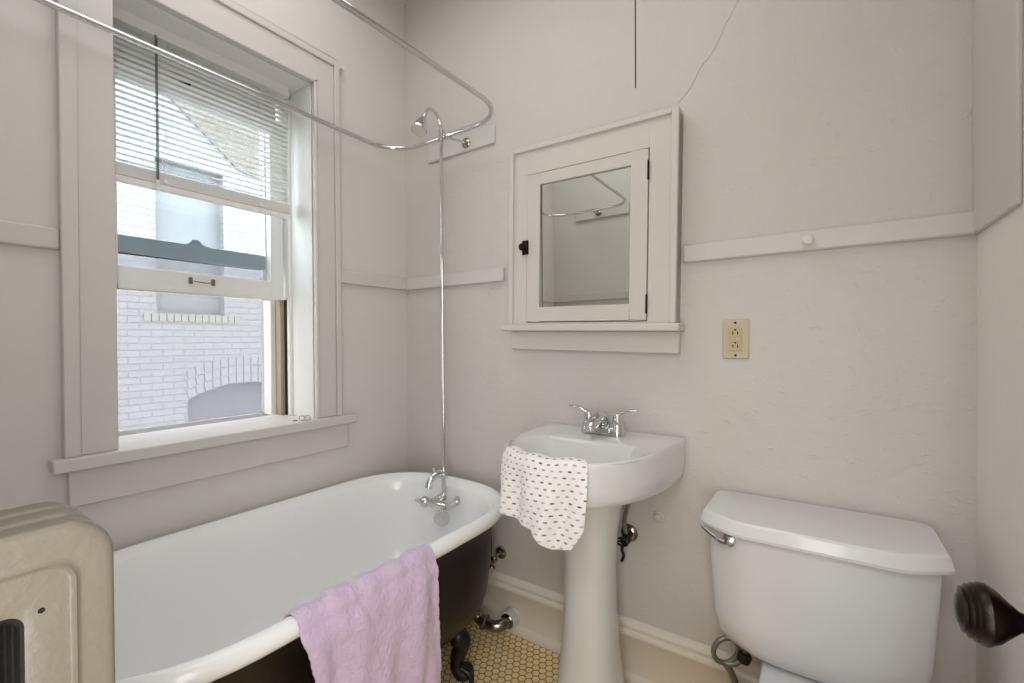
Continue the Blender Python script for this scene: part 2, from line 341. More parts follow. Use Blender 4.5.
def sash(name, x0, x1, z0, z1, sw, br, tr, m='sash', y0=WY0+.004, y1=WY1-.022):
    g = G(); g.box(x0, x1, y0, y0+sw, z0, z1); g.box(x0, x1, y1-sw, y1, z0, z1); g.box(x0, x1, y0+sw, y1-sw, z0, z0+br); g.box(x0, x1, y0+sw, y1-sw, z1-tr, z1)
    o = g.build(name, m, win, bevel=.003)
    xm = (x0+x1)/2; G().box(xm-.0015, xm+.0015, y0+sw-.003, y1-sw+.003, z0+br-.003, z1-tr+.003).build('glass_pane', 'glass', o, smooth=False, base=None) if False else None
    gp = G().box(xm-.0015-XL, xm+.0015-XL, y0+sw-.003-.69, y1-sw+.003-.69, z0+br-.003-.835, z1-tr+.003-.835)
    me = gp.build('glass_pane', 'glass', None, smooth=False); me.parent = o
    return o
lower = sash('lower_sash', -1.785, -1.748, 1.288, 1.975, .047, .070, .045)
upper = sash('upper_sash', -1.830, -1.793, 1.405, 2.088, .047, .002, .105)
# local coordinates for sub-parts of the sashes (their origin is the window's)
def sub(g, name, m, par, **k):
    o = g.build(name, m, None, base=(0, 0, 0), **k); o.parent = par; o.location = (-XL, -.69, -.835); return o
g = G(); g.box(-1.748, -1.744, .638, .650, 1.320, 1.342); g.box(-1.748, -1.744, .706, .718, 1.320, 1.342)
g.tube(spline([(-1.744, .644, 1.331), (-1.730, .649, 1.328), (-1.728, .678, 1.325), (-1.730, .707, 1.328), (-1.744, .712, 1.331)], 5), .0022, 8)
sub(g, 'sash_lift', 'old_chrome', lower, bevel=.0008)
g = G(); g.box(-1.790, -1.752, .62, .66, 1.975, 1.983); g.tube([(-1.765, .62, 1.985), (-1.76, .655, 1.990)], .006, 8)
sub(g, 'sash_lock', 'dark', lower)
M['haze_grey'] = mat('sash_haze_grey', (158, 170, 182), .5)  # blue-grey of glass haze and shadow put into the rail colour
g = G().box(-1.832, -1.791, WY0+.052, WY1-.070, 1.405, 1.460); sub(g, 'meeting_rail', 'haze_grey', upper, bevel=.003)
g = G(); g.prism([(.64, 1.458), (.66, 1.466), (.672, 1.480), (.69, 1.480), (.705, 1.466), (.74, 1.458)], lambda a, b, h: (h, a, b), -1.825, -1.80)
sub(g, 'meeting_rail_lock', 'haze_grey', upper)
# side tracks below the raised sash
g = G(); g.box(-1.790, -1.748, WY1-.012, WY1, WZ0, 1.29); g.build('sash_channel', 'dark', win, smooth=False)
g = G(); g.box(-1.80, -1.762, WY1-.030, WY1-.012, WZ0, 1.29); g.build('worn_parting_strip', 'tan', win, bevel=.002)
g = G(); g.box(-1.86, -1.80, WY1-.048, WY1-.018, WZ0, 1.29); g.build('outer_stop', 'sash', win, bevel=.002)
# insect screen
g = G(); g.box(-1.875, -1.855, WY0+.0, WY0+.02, .828, 1.42); g.box(-1.875, -1.855, WY1-.05, WY1-.02, .828, 1.42); g.box(-1.875, -1.855, WY0+.02, WY1-.05, .822, .840)
sf = g.build('screen_frame', mat('screen_frame_grey', (176, 176, 178), .5), win, bevel=.002)
g = G().box(-1.8655, -1.8645, WY0+.018, WY1-.048, .84, 1.42); sub(g, 'screen_mesh', 'screen', sf, smooth=False)

# ------------------------------------------------------------------ venetian blind
bl = thing('window_blind', 'white venetian mini blind half raised in the window recess', 'blind', (-1.690, .68, 2.09))
BX = -1.690; BY0, BY1 = WY0+.008, .955
G().box(BX-.014, BX+.014, BY0, BY1, 2.058, 2.092).build('head_rail', 'blind', bl, bevel=.002)
g = G(); z = 2.040
while z > 1.650:
    rows = []
    for k in range(5):
        a = (k-2)/2; rows.append([(BX+a*.0125, y, z+.0022*(1-a*a)+a*-.0012) for y in (BY0, BY1)])
    rows2 = [[(p[0], p[1], p[2]-.0006) for p in r] for r in rows]
    g.loft([r for r in rows], False); z -= .0182
g.build('slats', 'blind', bl)
g = G()
for k in range(14):
    zz = 1.612+k*.0025; g.box(BX-.0125, BX+.0125, BY0, BY1, zz, zz+.0019)
g.build('stacked_slats', 'blind', bl)
G().box(BX-.012, BX+.012, BY0, BY1, 1.594, 1.611).build('bottom_rail', 'blind', bl, bevel=.002)
for yy in (.555, .845):
    for xx, dy in ((-.0135, 0), (.0135, 0), (0, .008)):
        G().tube([(BX+xx, yy+dy, 2.06), (BX+xx, yy+dy, 1.60)], .0007, 5).build('ladder_cord', 'blind', bl)
for yy in (.555, .845):
    G().lathe([(0, 0), (.006, .0), (.006, .003), (0, .004)], (BX+.0125, yy, 1.62), (1, 0, 0), 12).box(BX+.011, BX+.0145, yy-.008, yy+.008, 1.594, 1.604).build('cord_button', 'blind', bl)
g = G(); g.tube([(BX+.022, .532, 2.055), (BX+.022, .532, 1.60)], .0036, 6)
w = g.build('tilt_wand', 'wandglass', bl)
G().tube([(BX+.022, .532, 1.618), (BX+.022, .532, 1.585)], .0046, 8).build('wand_tip', 'blind', bl)
G().tube([(BX+.010, .532, 2.066), (BX+.022, .532, 2.062), (BX+.022, .532, 2.048)], .002, 6).build('wand_hook', 'blind', bl)

# small things on the sill and walls
g = G(); X0, Y0, Z0 = XL+.018, .925, .8355
for k, (dx, dy, tilt) in enumerate(((0, 0, .9), (.006, .018, 1.2), (-.01, -.02, .3))):
    r = .0085; c = Vector((X0+dx, Y0+dy, Z0+.0105 if tilt > .5 else Z0+.003))
    g.tube([c+Vector((sin(tilt*.4)*cos(a)*r, cos(a)*r, sin(a)*r*(1 if tilt > .5 else .15))) for a in [2*pi*i/18 for i in range(18)]], .0012, 6, closed=True)
tag(g.build('wire_rings', 'old_chrome', base=(X0, Y0, Z0)), 'little cluster of metal wire rings on the window sill', 'wire rings')
g = G(); g.lathe([(.012, 0), (.014, .002), (.012, .004), (0, .005)], (X0-.005, Y0+.02, Z0), (0, 0, 1), 18)
tag(g.build('sink_stopper', 'pvc', base=(X0-.005, Y0+.02, Z0)), 'flat white disc lying on the window sill corner', 'disc')
g = G(); g.lathe([(.010, 0), (.011, .003), (.006, .006), (.005, .018), (.009, .022), (.010, .028), (0, .031)], (XL, 1.108, 2.20), (1, 0, 0), 16)
tag(g.build('wall_hook', 'trim', base=(XL, 1.108, 2.20)), 'tiny white painted hook beside the top corner of the window casing', 'hook')
g = G(); g.lathe([(.016, 0), (.017, .004), (.010, .007), (.008, .012), (.013, .016), (.014, .022), (.010, .026), (0, .027)], (-.033, YB-.016, 1.381), (0, -1, 0), 20)
tag(g.build('rail_peg', 'trim', base=(-.033, YB-.016, 1.381)), 'small white round peg on the wall rail right of the cabinet', 'peg')
g = G(); g.lathe([(.020, 0), (.019, .004), (.012, .007), (.011, .013), (.006, .015), (0, .015)], (-.432, YB, .559), (0, -1, 0), 16)
tag(g.build('capped_pipe_stub', 'wall', base=(-.432, YB, .559)), 'painted-over pipe stub on the wall right of the sink pedestal', 'pipe stub')

# ------------------------------------------------------------------ medicine cabinet
CX, CZ = -.672, 1.49; PR = .055       # centre and protrusion
mc = thing('medicine_cabinet', 'white wooden medicine cabinet with mirrored door above the sink', 'cabinet', (CX, YB, 1.17))
def cbox(x0, x1, d0, d1, z0, z1, g): return g.box(x0, x1, YB-d1, YB-d0, z0, z1)
cl, cr, ct, cb = -.972, -.364, 1.812, 1.178
dl, dr, dt, db = -.897, -.455, 1.719, 1.188
g = G(); cbox(cl, dl-.003, 0, .048, cb, ct, g); cbox(dr+.003, cr, 0, .048, cb, ct, g); cbox(dl-.003, dr+.003, 0, .048, dt+.003, ct, g); cbox(dl-.003, dr+.003, 0, .048, cb-.002, db-.003, g)
cbox(cl+.001, cr-.001, 0, .018, cb, ct-.001, g)
frame = g.build('face_frame', 'cabinet', mc, bevel=.0015)
g = G(); cbox(cl-.004, cl+.016, 0, .058, cb, ct+.012, g); cbox(cr-.020, cr, 0, .058, cb, ct+.012, g); cbox(cl+.016, cr-.02, 0, .058, ct-.006, ct+.012, g)
g.build('edge_moulding', 'cabinet', mc, bevel=.003)
g = G(); cbox(cl-.022, cr+.016, 0, .080, cb-.024, cb, g); g.build('cabinet_sill', 'cabinet', mc, bevel=.005)
g = G(); cbox(cl-.004, cr+.004, 0, .030, cb-.092, cb-.024, g); g.build('cabinet_apron', 'cabinet', mc, bevel=.003)
dth = .052; st = .052
g = G(); cbox(dl, dl+st, .030, dth, db, dt, g); cbox(dr-st, dr, .030, dth, db, dt, g); cbox(dl+st, dr-st, .030, dth, db, db+st, g); cbox(dl+st, dr-st, .030, dth, dt-st*.8, dt, g)
cdoor = g.build('cabinet_door', 'cabinet', mc, bevel=.002)
def subm(g, name, m, par, top, **k):
    o = g.build(name, m, None, base=(0, 0, 0), **k); o.parent = par; o.location = -Vector(top.location); return o
MT = 0.0
g = G(); zc = (db+dt)/2; mt_ = radians(0.0)
ma, mb = .005, -.014; xc_, zc_ = (dl+dr)/2, (db+dt)/2
g.prism([(dl+st-.003, db+st-.003), (dr-st+.003, db+st-.003), (dr-st+.003, dt-st*.8+.003), (dl+st-.003, dt-st*.8+.003)], lambda a, b, h: (a, YB-.0405+ma*(a-xc_)+mb*(b-zc_)+h, b), 0, .003)
mir = subm(g, 'mirror', 'mirror', cdoor, mc, smooth=False)
g = G(); kx, kz = -.903, 1.458
cbox(kx-.013, kx+.014, dth, dth+.003, kz-.026, kz+.026, g)
g.lathe([(.010, 0), (.006, .003), (.006, .012), (.013, .016), (.015, .021), (.011, .027), (0, .029)], (kx-.001, YB-dth-.002, kz), (0, -1, 0), 8)
for dx in (-.009, .010):
    for dz in (-.02, .02): g.lathe([(.003, 0), (.003, .0015), (0, .002)], (kx+dx, YB-dth-.003, kz+dz), (0, -1, 0), 8)
subm(g, 'knob', 'bronze', cdoor, mc, bevel=.0008)
for hz in (1.652, 1.238):
    g = G(); g.tube([(dr+.0015, YB-.054, hz-.026), (dr+.0015, YB-.054, hz+.026)], .0032, 10)
    g.lathe([(.0036, 0), (.0036, .002), (0, .005)], (dr+.0015, YB-.054, hz+.026), (0, 0, 1), 10); g.lathe([(.0036, 0), (.0036, .002), (0, .005)], (dr+.0015, YB-.054, hz-.026), (0, 0, -1), 10)
    subm(g, 'hinge', 'bronze', cdoor, mc)
mc.rotation_euler = (0, radians(1.1), 0)

# ------------------------------------------------------------------ outlet
ou = thing('wall_outlet', 'ivory double electrical outlet on the wall below the rail', 'outlet', (-.2085, YB, 1.123))
OX, OZ = -.2085, 1.123
G().box(OX-.035, OX+.035, YB-.006, YB, OZ-.057, OZ+.057).build('cover_plate', 'ivory', ou, bevel=.003)
g = G(); g.box(OX-.0168, OX+.0168, YB-.009, YB-.005, OZ-.034, OZ+.034); g.build('receptacle', 'ivory_dark', ou, bevel=.001)
g = G(); g.box(OX-.010, OX-.002, YB-.0105, YB-.008, OZ-.004, OZ+.004); g.box(OX+.002, OX+.010, YB-.0105, YB-.008, OZ-.004, OZ+.004); g.build('test_button', 'ivory', ou)
for s in (-1, 1):
    g = G(); zc = OZ+s*.019
    g.box(OX-.0075, OX-.005, YB-.0096, YB-.0085, zc-.006, zc+.003); g.box(OX+.005, OX+.0075, YB-.0096, YB-.0085, zc-.006, zc+.003)
    g.lathe([(.0027, 0), (.0027, .0008), (0, .0008)], (OX, YB-.0088, zc+.008), (0, -1, 0), 10)
    g.build('socket_slots', 'dark', ou)
for s in (-1, 1):
    G().lathe([(.0036, 0), (.003, .001), (0, .0014)], (OX, YB-.006, OZ+s*.047), (0, -1, 0), 10).build('screw', 'bronze', ou)

# ------------------------------------------------------------------ bathtub
TCX, TR, TY0, TY1, TZ = -1.205, .355, .46, 1.035, .575
def stad(R, z, n=28, dy=0):
    pts = []
    for i in range(n+1): a = pi*i/n; q = (abs(cos(a))**2.65+abs(sin(a))**2.65)**(-1/2.65); pts.append((TCX+R*q*cos(a), TY1+R*q*sin(a)+dy, z))
    for i in range(n+1): a = pi+pi*i/n; q = (abs(cos(a))**2.3+abs(sin(a))**2.3)**(-1/2.3); pts.append((TCX+R*q*cos(a), TY0+R*q*sin(a), z))
    return pts
tub = thing('clawfoot_bathtub', 'white clawfoot bathtub with dark outside under the window', 'bathtub', (TCX, .75, 0))
prof = [(TR-.034, .531)]
for i in range(13):
    a = radians(-70+i*(180+40)/12); prof.append((TR-.0225+.0225*cos(a), .5525+.0225*sin(a)))
prof += [(TR-.050, .560), (TR-.058, .545), (TR-.064, .50), (TR-.070, .42), (TR-.078, .32), (TR-.095, .255), (TR-.125, .215), (TR-.17, .195), (TR-.24, .187), (TR-.33, .185)]
g = G(); g.loft([stad(r, z) for r, z in prof], True, False, True); g.build('basin', 'enamel', tub, angle=70)
prof = [(TR-.034, .532), (TR-.046, .52), (TR-.048, .45), (TR-.053, .35), (TR-.062, .27), (TR-.082, .215), (TR-.12, .175), (TR-.18, .158), (TR-.30, .152)]
g = G(); g.loft([stad(r, z) for r, z in prof], True, False, True); g.build('outer_shell', 'tub_out', tub, angle=70)
G().lathe([(0, .001), (.010, .0015), (.018, .003), (.024, .0025), (.025, 0)], (TCX, 1.12, .1855), (0, 0, 1), 24).build('tub_drain', 'chrome', tub)
def foot(x, y):
    dx, dy = (1 if x > TCX else -1), (1 if y > .75 else -1); d = Vector((dx*.75, dy*.65, 0)).normalized(); b = Vector((x, y, 0)); s = Vector((-d.y, d.x, 0))
    g = G(); cs = spline([b-d*.02+Vector((0, 0, .168)), b+d*.012+Vector((0, 0, .152)), b+d*.030+Vector((0, 0, .13)), b+d*.016+Vector((0, 0, .085)), b+d*.010+Vector((0, 0, .050)), b+d*.028+Vector((0, 0, .026))], 5)
    rs = [interp(i/(len(cs)-1), [0, .2, .45, .75, 1], [.012, .034, .028, .020, .026]) for i in range(len(cs))]
    g.tube(cs, rs, 14)
    for k in (-1, 0, 1):   # claws over a ball
        c2 = spline([b+d*.026+s*k*.008+Vector((0, 0, .045)), b+d*.052+s*k*.020+Vector((0, 0, .034)), b+d*.060+s*k*.022+Vector((0, 0, .010)), b+d*.058+s*k*.020+Vector((0, 0, .002))], 4)
        g.tube(c2, [interp(i/(len(c2)-1), [0, .6, 1], [.012, .010, .003]) for i in range(len(c2))], 8)
    c = b+d*.034; g.lathe([(0, .002), (.014, .004), (.024, .014), (.027, .026), (.022, .040), (.010, .050), (0, .052)], c, (0, 0, 1), 16)
    g.build('claw_foot', 'iron', tub, angle=60)
for x, y in ((-1.005, 1.11), (-1.41, 1.11), (-1.005, .40), (-1.41, .40)): foot(x, y)

# ------------------------------------------------------------------ tub faucet with shower riser and curtain ring
sx, sy = -1.219, 1.300
sh = thing('tub_shower_fixture', 'chrome tub faucet with tall shower riser, shower head and looped curtain ring over the tub', 'shower', (sx, sy, .50))
RZ = 1.922; rx0, rx1, ry0, ry1, rc = -1.500, -.918, .10, 1.318, .14
pts = []
for (cx, cy, a0) in ((rx1-rc, ry1-rc, 0), (rx0+rc, ry1-rc, pi/2), (rx0+rc, ry0+rc, pi), (rx1-rc, ry0+rc, 1.5*pi)):
    pts += [(cx+rc*cos(a0+pi/2*i/12), cy+rc*sin(a0+pi/2*i/12), RZ) for i in range(13)]
pts = [(x-(.035*(1.3-y)/1.2 if x > -1.2 else 0), y, z) for x, y, z in pts]
G().tube(pts, .0085, 14, closed=True).build('curtain_ring', 'chrome', sh)
G().tube([(sx, sy, .515), (sx, sy, .9), (sx, sy, 1.4), (sx, sy, 1.925)], .0065, 14).build('riser_pipe', 'chrome', sh)
g = G(); g.lathe([(.011, -.02), (.013, -.018), (.013, .018), (.011, .02)], (sx, sy, RZ), (0, 0, 1), 16); g.tube([(sx-.03, ry1, RZ), (sx+.03, ry1, RZ)], .0125, 14); g.tube([(sx, sy, RZ), (sx, ry1, RZ)], .008, 10)
g.build('ring_clamp', 'chrome', sh)
arm = spline([(sx, sy, 1.925), (sx, sy-.002, 1.955), (sx+.001, sy-.018, 1.984), (sx+.004, sy-.048, 1.998), (sx+.008, sy-.082, 1.978), (sx+.011, sy-.104, 1.940)], 6)
G().tube(arm, .0060, 12).build('shower_arm', 'chrome', sh)
hd = Vector((-.012, -.42, -.90)).normalized()
g = G(); g.lathe([(.007, 0), (.012, .004), (.013, .012), (.016, .016), (.022, .030), (.029, .052), (.031, .060), (.030, .064), (.027, .062)], (sx+.011, sy-.102, 1.944), hd, 24)
hd_o = g.build('shower_head', 'chrome', sh)
g = G(); fc = Vector((sx+.011, sy-.102, 1.944)); g.lathe([(.0275, .0610), (.0275, .0625), (0, .0635)], fc, hd, 24)
for ri, cnt in ((.010, 6), (.020, 12)):
    for k in range(cnt):
        a = 2*pi*k/cnt; u = Vector((1, 0, 0)); b_ = hd.cross(u).normalized(); u = b_.cross(hd); g.lathe([(.0016, 0), (.0013, .0025), (0, .003)], fc+hd*.0625+u*cos(a)*ri+b_*sin(a)*ri, hd, 6)
subm(g, 'spray_face', 'pvc', hd_o, sh)
def flange(y, x, z, sgn, n='wall_flange'):
    G().lathe([(.020, 0), (.021, .003), (.017, .007), (.010, .011), (.009, .020), (0, .020)], (x, y, z), (0, sgn, 0), 24).build(n, 'old_chrome', sh)
flange(YB-.010, -1.210, 1.938, -1); G().tube([(sx-.002, ry1, RZ+.002), (-1.210, YB-.012, 1.938)], .005, 10).build('brace', 'chrome', sh)
flange(YF+.018, -1.225, 1.935, 1); G().tube([(-1.225, ry0, RZ), (-1.225, YF+.02, 1.935)], .005, 10).build('brace', 'chrome', sh)
# faucet body
g = G(); fy = 1.262
g.tube([(sx-.060, fy, .498), (sx-.045, fy, .498), (sx+.045, fy, .498), (sx+.060, fy, .498)], [.012, .016, .016, .012], 16)
g.tube([(sx, sy, .53), (sx, sy-.01, .508), (sx, fy, .498)], .010, 12)
for k in (-.045, .045): g.tube([(sx+k, fy, .498), (sx+k, 1.327, .498)], .010, 12); g.lathe([(.024, 0), (.024, .003), (.015, .008), (.012, .018)], (sx+k, 1.333, .498), (0, -1, 0), 22)
fb = g.build('faucet_body', 'chrome', sh)
g = G(); sp = spline([(sx, sy+.008, .602), (sx-.004, sy-.016, .612), (sx-.010, sy-.040, .608), (sx-.015, sy-.060, .590), (sx-.017, sy-.066, .566)], 6)
g.tube(sp, [interp(i/(len(sp)-1), [0, .3, .8, 1], [.011, .015, .012, .015]) for i in range(len(sp))], 16)
g.lathe([(.014, 0), (.016, .01), (.014, .026), (.008, .036), (.008, .046)], (sx, sy, .588), (0, 0, 1), 18)
g.tube([(sx-.010, sy-.042, .612), (sx-.010, sy-.042, .632)], .004, 8); g.lathe([(0, 0), (.007, .002), (.007, .008), (0, .011)], (sx-.010, sy-.042, .630), (0, 0, 1), 12)
g.build('spout', 'chrome', sh)
G().tube([(sx, sy, .505), (sx, sy, .60)], .0095, 14).build('lower_riser', 'chrome', sh)
g = G(); g.lathe([(.010, 0), (.018, .008), (.022, .020), (.019, .032), (.011, .038), (.008, .05), (.004, .066), (0, .068)], (sx-.040, fy, .498), (-1, -.25, 0), 10)
g.build('tap_handle', 'chrome', sh)
dv = Vector((.55, -.80, -.10)).normalized()
g = G(); g.tube([(sx+.03, fy, .498), (sx+.050, fy-.030, .485)], .006, 10); g.lathe([(.006, -.012), (.010, -.006), (.030, -.003), (.031, .001), (.028, .004), (.0, .006)], (sx+.056, fy-.035, .468), dv, 28)
g.build('disc_handle', 'chrome', sh)

# supply pipes + drain at the wall behind the tub
sv = thing('tub_supply_pipes', 'tarnished chrome supply pipes with wall flanges behind the bathtub end', 'pipes', (-1.09, YB, .285))
for k, (x, z) in enumerate(((-1.053, .284), (-1.133, .287))):
    G().lathe([(.024, 0), (.025, .003), (.022, .009), (.012, .014), (.011, .02)], (x, YB, z), (0, -1, 0), 24).build('wall_flange', 'old_chrome', sv)
    p = spline([(x, YB-.012, z), (x, YB-.045, z), (x-.004, YB-.052, z+.02), (x-.004, YB-.055, z+.09), (x-.02, YB-.075, z+.14), (x-.05, YB-.11, z+.17)], 6)
    G().tube(p, .0065, 10).build('supply_pipe', 'steel_hose', sv)
    g = G(); g.lathe([(.013, 0), (.014, .008), (.010, .016), (.005, .020), (.005, .030), (.014, .033), (.015, .038), (.010, .041), (0, .041)], (x, YB-.045, z-.002), (-.1, -.35, -.9), 14); g.build('stop_valve', 'old_chrome', sv)
dp = thing('tub_drain_pipe', 'polished metal drain elbow entering a white collar at the baseboard', 'pipe', (-.985, YB, .062))
g = G(); g.lathe([(.033, 0), (.034, .006), (.031, .010), (.031, .042), (.024, .043)], (-.985, YB-.016, .064), (0, -1, 0), 28); g.build('wall_collar', 'pvc', dp, bevel=.002)
p = spline([(-.985, YB-.035, .062), (-.988, YB-.075, .060), (-1.01, YB-.100, .056), (-1.045, YB-.110, .060), (-1.085, YB-.112, .075), (-1.10, YB-.125, .12), (-1.13, YB-.17, .19)], 6)
G().tube(p, .0205, 18).build('drain_elbow', 'old_chrome', dp)
G().lathe([(.024, 0), (.028, .003), (.028, .014), (.024, .018)], (-1.045, YB-.110, .060), (-1, -.05, .2), 8).build('slip_nut', 'old_chrome', dp)
G().lathe([(.025, 0), (.028, .003), (.028, .012), (.025, .015)], (-.985, YB-.050, .062), (0, -1, 0), 20).build('slip_nut', 'old_chrome', dp)

# ------------------------------------------------------------------ lavender towel on the tub rim
def towel_mesh(rows, name, m, thick, lab, cat, base, uvs=None):
    nU = len(rows[0]); vs = [p for r in rows for p in r]; fs = []
    for i in range(len(rows)-1):
        for j in range(nU-1): fs.append((i*nU+j, i*nU+j+1, (i+1)*nU+j+1, (i+1)*nU+j))
    me = bpy.data.meshes.new(name); B = Vector(base); me.from_pydata([tuple(Vector(v)-B) for v in vs], [], fs)
    me.materials.append(M[m]); uvl = me.uv_layers.new(name='UVMap')
    if uvs:
        for l in me.loops: uvl.data[l.index].uv = uvs[l.vertex_index]
    for p in me.polygons: p.use_smooth = True
    o = bpy.data.objects.new(name, me); COL.objects.link(o); o.location = B
    sd = o.modifiers.new('thickness', 'SOLIDIFY'); sd.thickness = thick; sd.offset = 1
    sb = o.modifiers.new('subdivision', 'SUBSURF'); sb.levels = 1; sb.render_levels = 1
    if name == 'bath_towel':
        sb.levels = 2; sb.render_levels = 2
        for sz, stg in ((.028, .006), (.006, .0035)):
            tx = bpy.data.textures.new('terry', 'CLOUDS'); tx.noise_scale = sz; tx.noise_depth = 2
            dm = o.modifiers.new('terry_pile', 'DISPLACE'); dm.texture = tx; dm.strength = stg; dm.mid_level = .5; dm.texture_coords = 'LOCAL'
    tag(o, lab, cat); return o
rows = []; NU = 72
path = []   # (x offset relative to outer edge, z, outside distance) over rim
cxr, czr, rr = TCX+TR-.0225, .5525, .0300
for i in range(4): path.append((cxr-.038-.004*(3-i)*0, .505+.014*i, 0))
for i in range(11):
    a = pi-.25-(pi-.25+.15)*i/10; path.append((cxr+rr*cos(a), czr+rr*sin(a), 0))
z = czr-.012
while z > .13: path.append((cxr+rr-.002, z, czr-z)); z -= .012
for (px, pz, dn) in path:
    r = []
    k = min(1, dn/.30)
    for j in range(NU+1):
        u = j/NU
        ya = .492+.375*u; yb = .512+.352*u; sq = min(1, dn/.10); y = ya*(1-sq)+yb*sq + .004*sin(9*pz+u*5)
        amp = .016*min(1, dn/.07)*(.55+.45*k)
        f = amp*(sin(u*15+1.2+pz*3)*.6+.55*sin(u*27+2.0-pz*6)+.35*sin(u*8-pz*9))
        lift = .006*math.exp(-((u-.22)/.045)**2)+.004*math.exp(-((u-.33-(.06*dn/.1))/.03)**2)+.0025*sin(u*31)
        inner = 1 if dn == 0 else 0
        nx = (px-cxr)/rr if dn == 0 else 1; nz = (pz-czr)/rr if dn == 0 else 0
        x = px+nx*lift+f+(.014 if dn > .03 else .014*dn/.03)*1 + .010*k; zz = pz+nz*lift
        if dn > 0: x += .012*math.exp(-((u-.9)/.05)**2)*k
        r.append((x, y, zz + (.012*sin(u*4) if dn > .38 else 0)))
    rows.append(r)
towel_mesh(rows, 'bath_towel', 'towel', .005, 'lavender terry towel draped over the bathtub rim', 'towel', (cxr, .67, .58))

# ------------------------------------------------------------------ pedestal sink
SX, RZS = -.580, .822
hwY = [.962, .966, .975, .99, 1.01, 1.04, 1.08, 1.13, 1.2, 1.3, 1.40, 1.44]
hwX = [0, .040, .074, .106, .132, .158, .183, .202, .219, .231, .236, .234]
def out_half():
    pts = spline([(x, y, 0) for x, y in zip(hwX, hwY)], 3); return [(p.x, p.y) for p in pts]
oh = out_half()
def sink_ring(z, sc, cy=1.22, inset=0, yback=None):
    # right half front->back, then left half back->front
    wf = lambda y: sc+(1-sc)*.65*min(1, max(0, (y-1.08)/.2)) if .75 < sc < .99 else sc
    R = [(SX+x*wf(y), cy+(y-cy)*sc if y < cy else (y if yback is None else cy+(yback-cy)*(y-cy)/(1.44-cy)), z) for x, y in oh]
    L = [(2*SX-x, y, z) for x, y, z in R[::-1]]
    return R+L[1:-1] if False else R+L[:-1]
ps = thing('pedestal_sink', 'white pedestal sink with chrome faucet under the mirror cabinet', 'sink', (SX, 1.25, 0))
rings = []
# underside -> apron -> rim -> deck -> basin
for z, sc, yb in ((.690, .42, 1.36), (.692, .60, 1.40), (.697, .80, 1.43), (.706, .90, 1.44), (.724, .95, 1.442), (.752, .975, 1.443), (.795, .992, 1.443), (.810, 1.0, 1.443), (.819, .998, 1.443), (.8235, .985, 1.440), (.8235, .965, 1.432)):
    rings.append(sink_ring(z, sc, 1.22, 0, yb))
n = len(rings[0])
def bowl_ring(a, b, z, cy):   # superellipse sampled to correspond with outline angles
    out = []
    for (x, y, _) in rings[-1]:
        dx, dy = x-SX, y-1.20; th = math.atan2(dy/.24, dx/.25); c, s_ = cos(th), sin(th); e = 2.05
        r = (abs(c)**e+abs(s_)**e)**(-1/e); out.append((SX+a*r*c, cy+b*r*s_, z))
    return out
cyb = 1.145
br = [bowl_ring(.203, .166, .8205, cyb), bowl_ring(.197, .159, .8165, cyb), bowl_ring(.188, .151, .803, cyb), bowl_ring(.176, .139, .778, cyb), bowl_ring(.160, .120, .748, cyb), bowl_ring(.122, .090, .722, cyb), bowl_ring(.07, .052, .706, cyb), bowl_ring(.02, .02, .700, cyb)]
g = G(); g.loft(rings+br, True, True, True)
g.build('sink_basin', 'porcelain', ps, angle=60)
def ell(rx, ry, z, cy, e=2.4, n=36):
    o = []
    for i in range(n):
        a = 2*pi*i/n; c, s_ = cos(a), sin(a); r = (abs(c)**e+abs(s_)**e)**(-1/e); o.append((SX+.002+rx*r*c, cy+ry*r*s_, z))
    return o
g = G(); g.loft([ell(.112, .125, 0, 1.25), ell(.112, .125, .02, 1.25), ell(.104, .112, .05, 1.25), ell(.094, .095, .10, 1.25), ell(.085, .082, .2, 1.25), ell(.076, .073, .33, 1.25), ell(.074, .072, .45, 1.25), ell(.080, .080, .56, 1.25), ell(.093, .097, .645, 1.25), ell(.102, .108, .698, 1.25)], True, True, True)
g.build('pedestal', 'porcelain', ps, angle=60)
G().lathe([(.020, 0), (.021, .002), (.012, .003), (0, .001)], (SX, cyb, .7005), (0, 0, 1), 20).build('drain', 'chrome', ps)
# faucet (4-inch centreset)
FX, FY, FZ = -.582, 1.360, .8232
g = G(); 
def fring(hx, hy, z): return [(FX+(hx-hy)*(1 if cos(a) > 0 else -1)+hy*cos(a), FY+hy*sin(a), z) for a in [2*pi*(i+.5)/24 for i in range(24)]]
g.loft([fring(.074, .026, FZ), fring(.074, .026, FZ+.006), fring(.071, .023, FZ+.019), fring(.067, .019, FZ+.024)], True, True, True)
g.build('faucet_base', 'chrome', ps)
g = G(); sp = spline([(FX, FY+.012, FZ+.012), (FX, FY+.002, FZ+.040), (FX, FY-.030, FZ+.054), (FX, FY-.062, FZ+.050), (FX, FY-.090, FZ+.034), (FX, FY-.097, FZ+.022)], 6)
g.tube(sp, [interp(i/(len(sp)-1), [0, .3, .7, 1], [.026, .024, .017, .012]) for i in range(len(sp))], 18)
g.tube([(FX, FY+.022, FZ+.02), (FX, FY+.022, FZ+.062)], .0025, 8); g.lathe([(0, 0), (.005, .001), (.005, .006), (0, .008)], (FX, FY+.022, FZ+.060), (0, 0, 1), 10)
g.build('spout', 'chrome', ps)
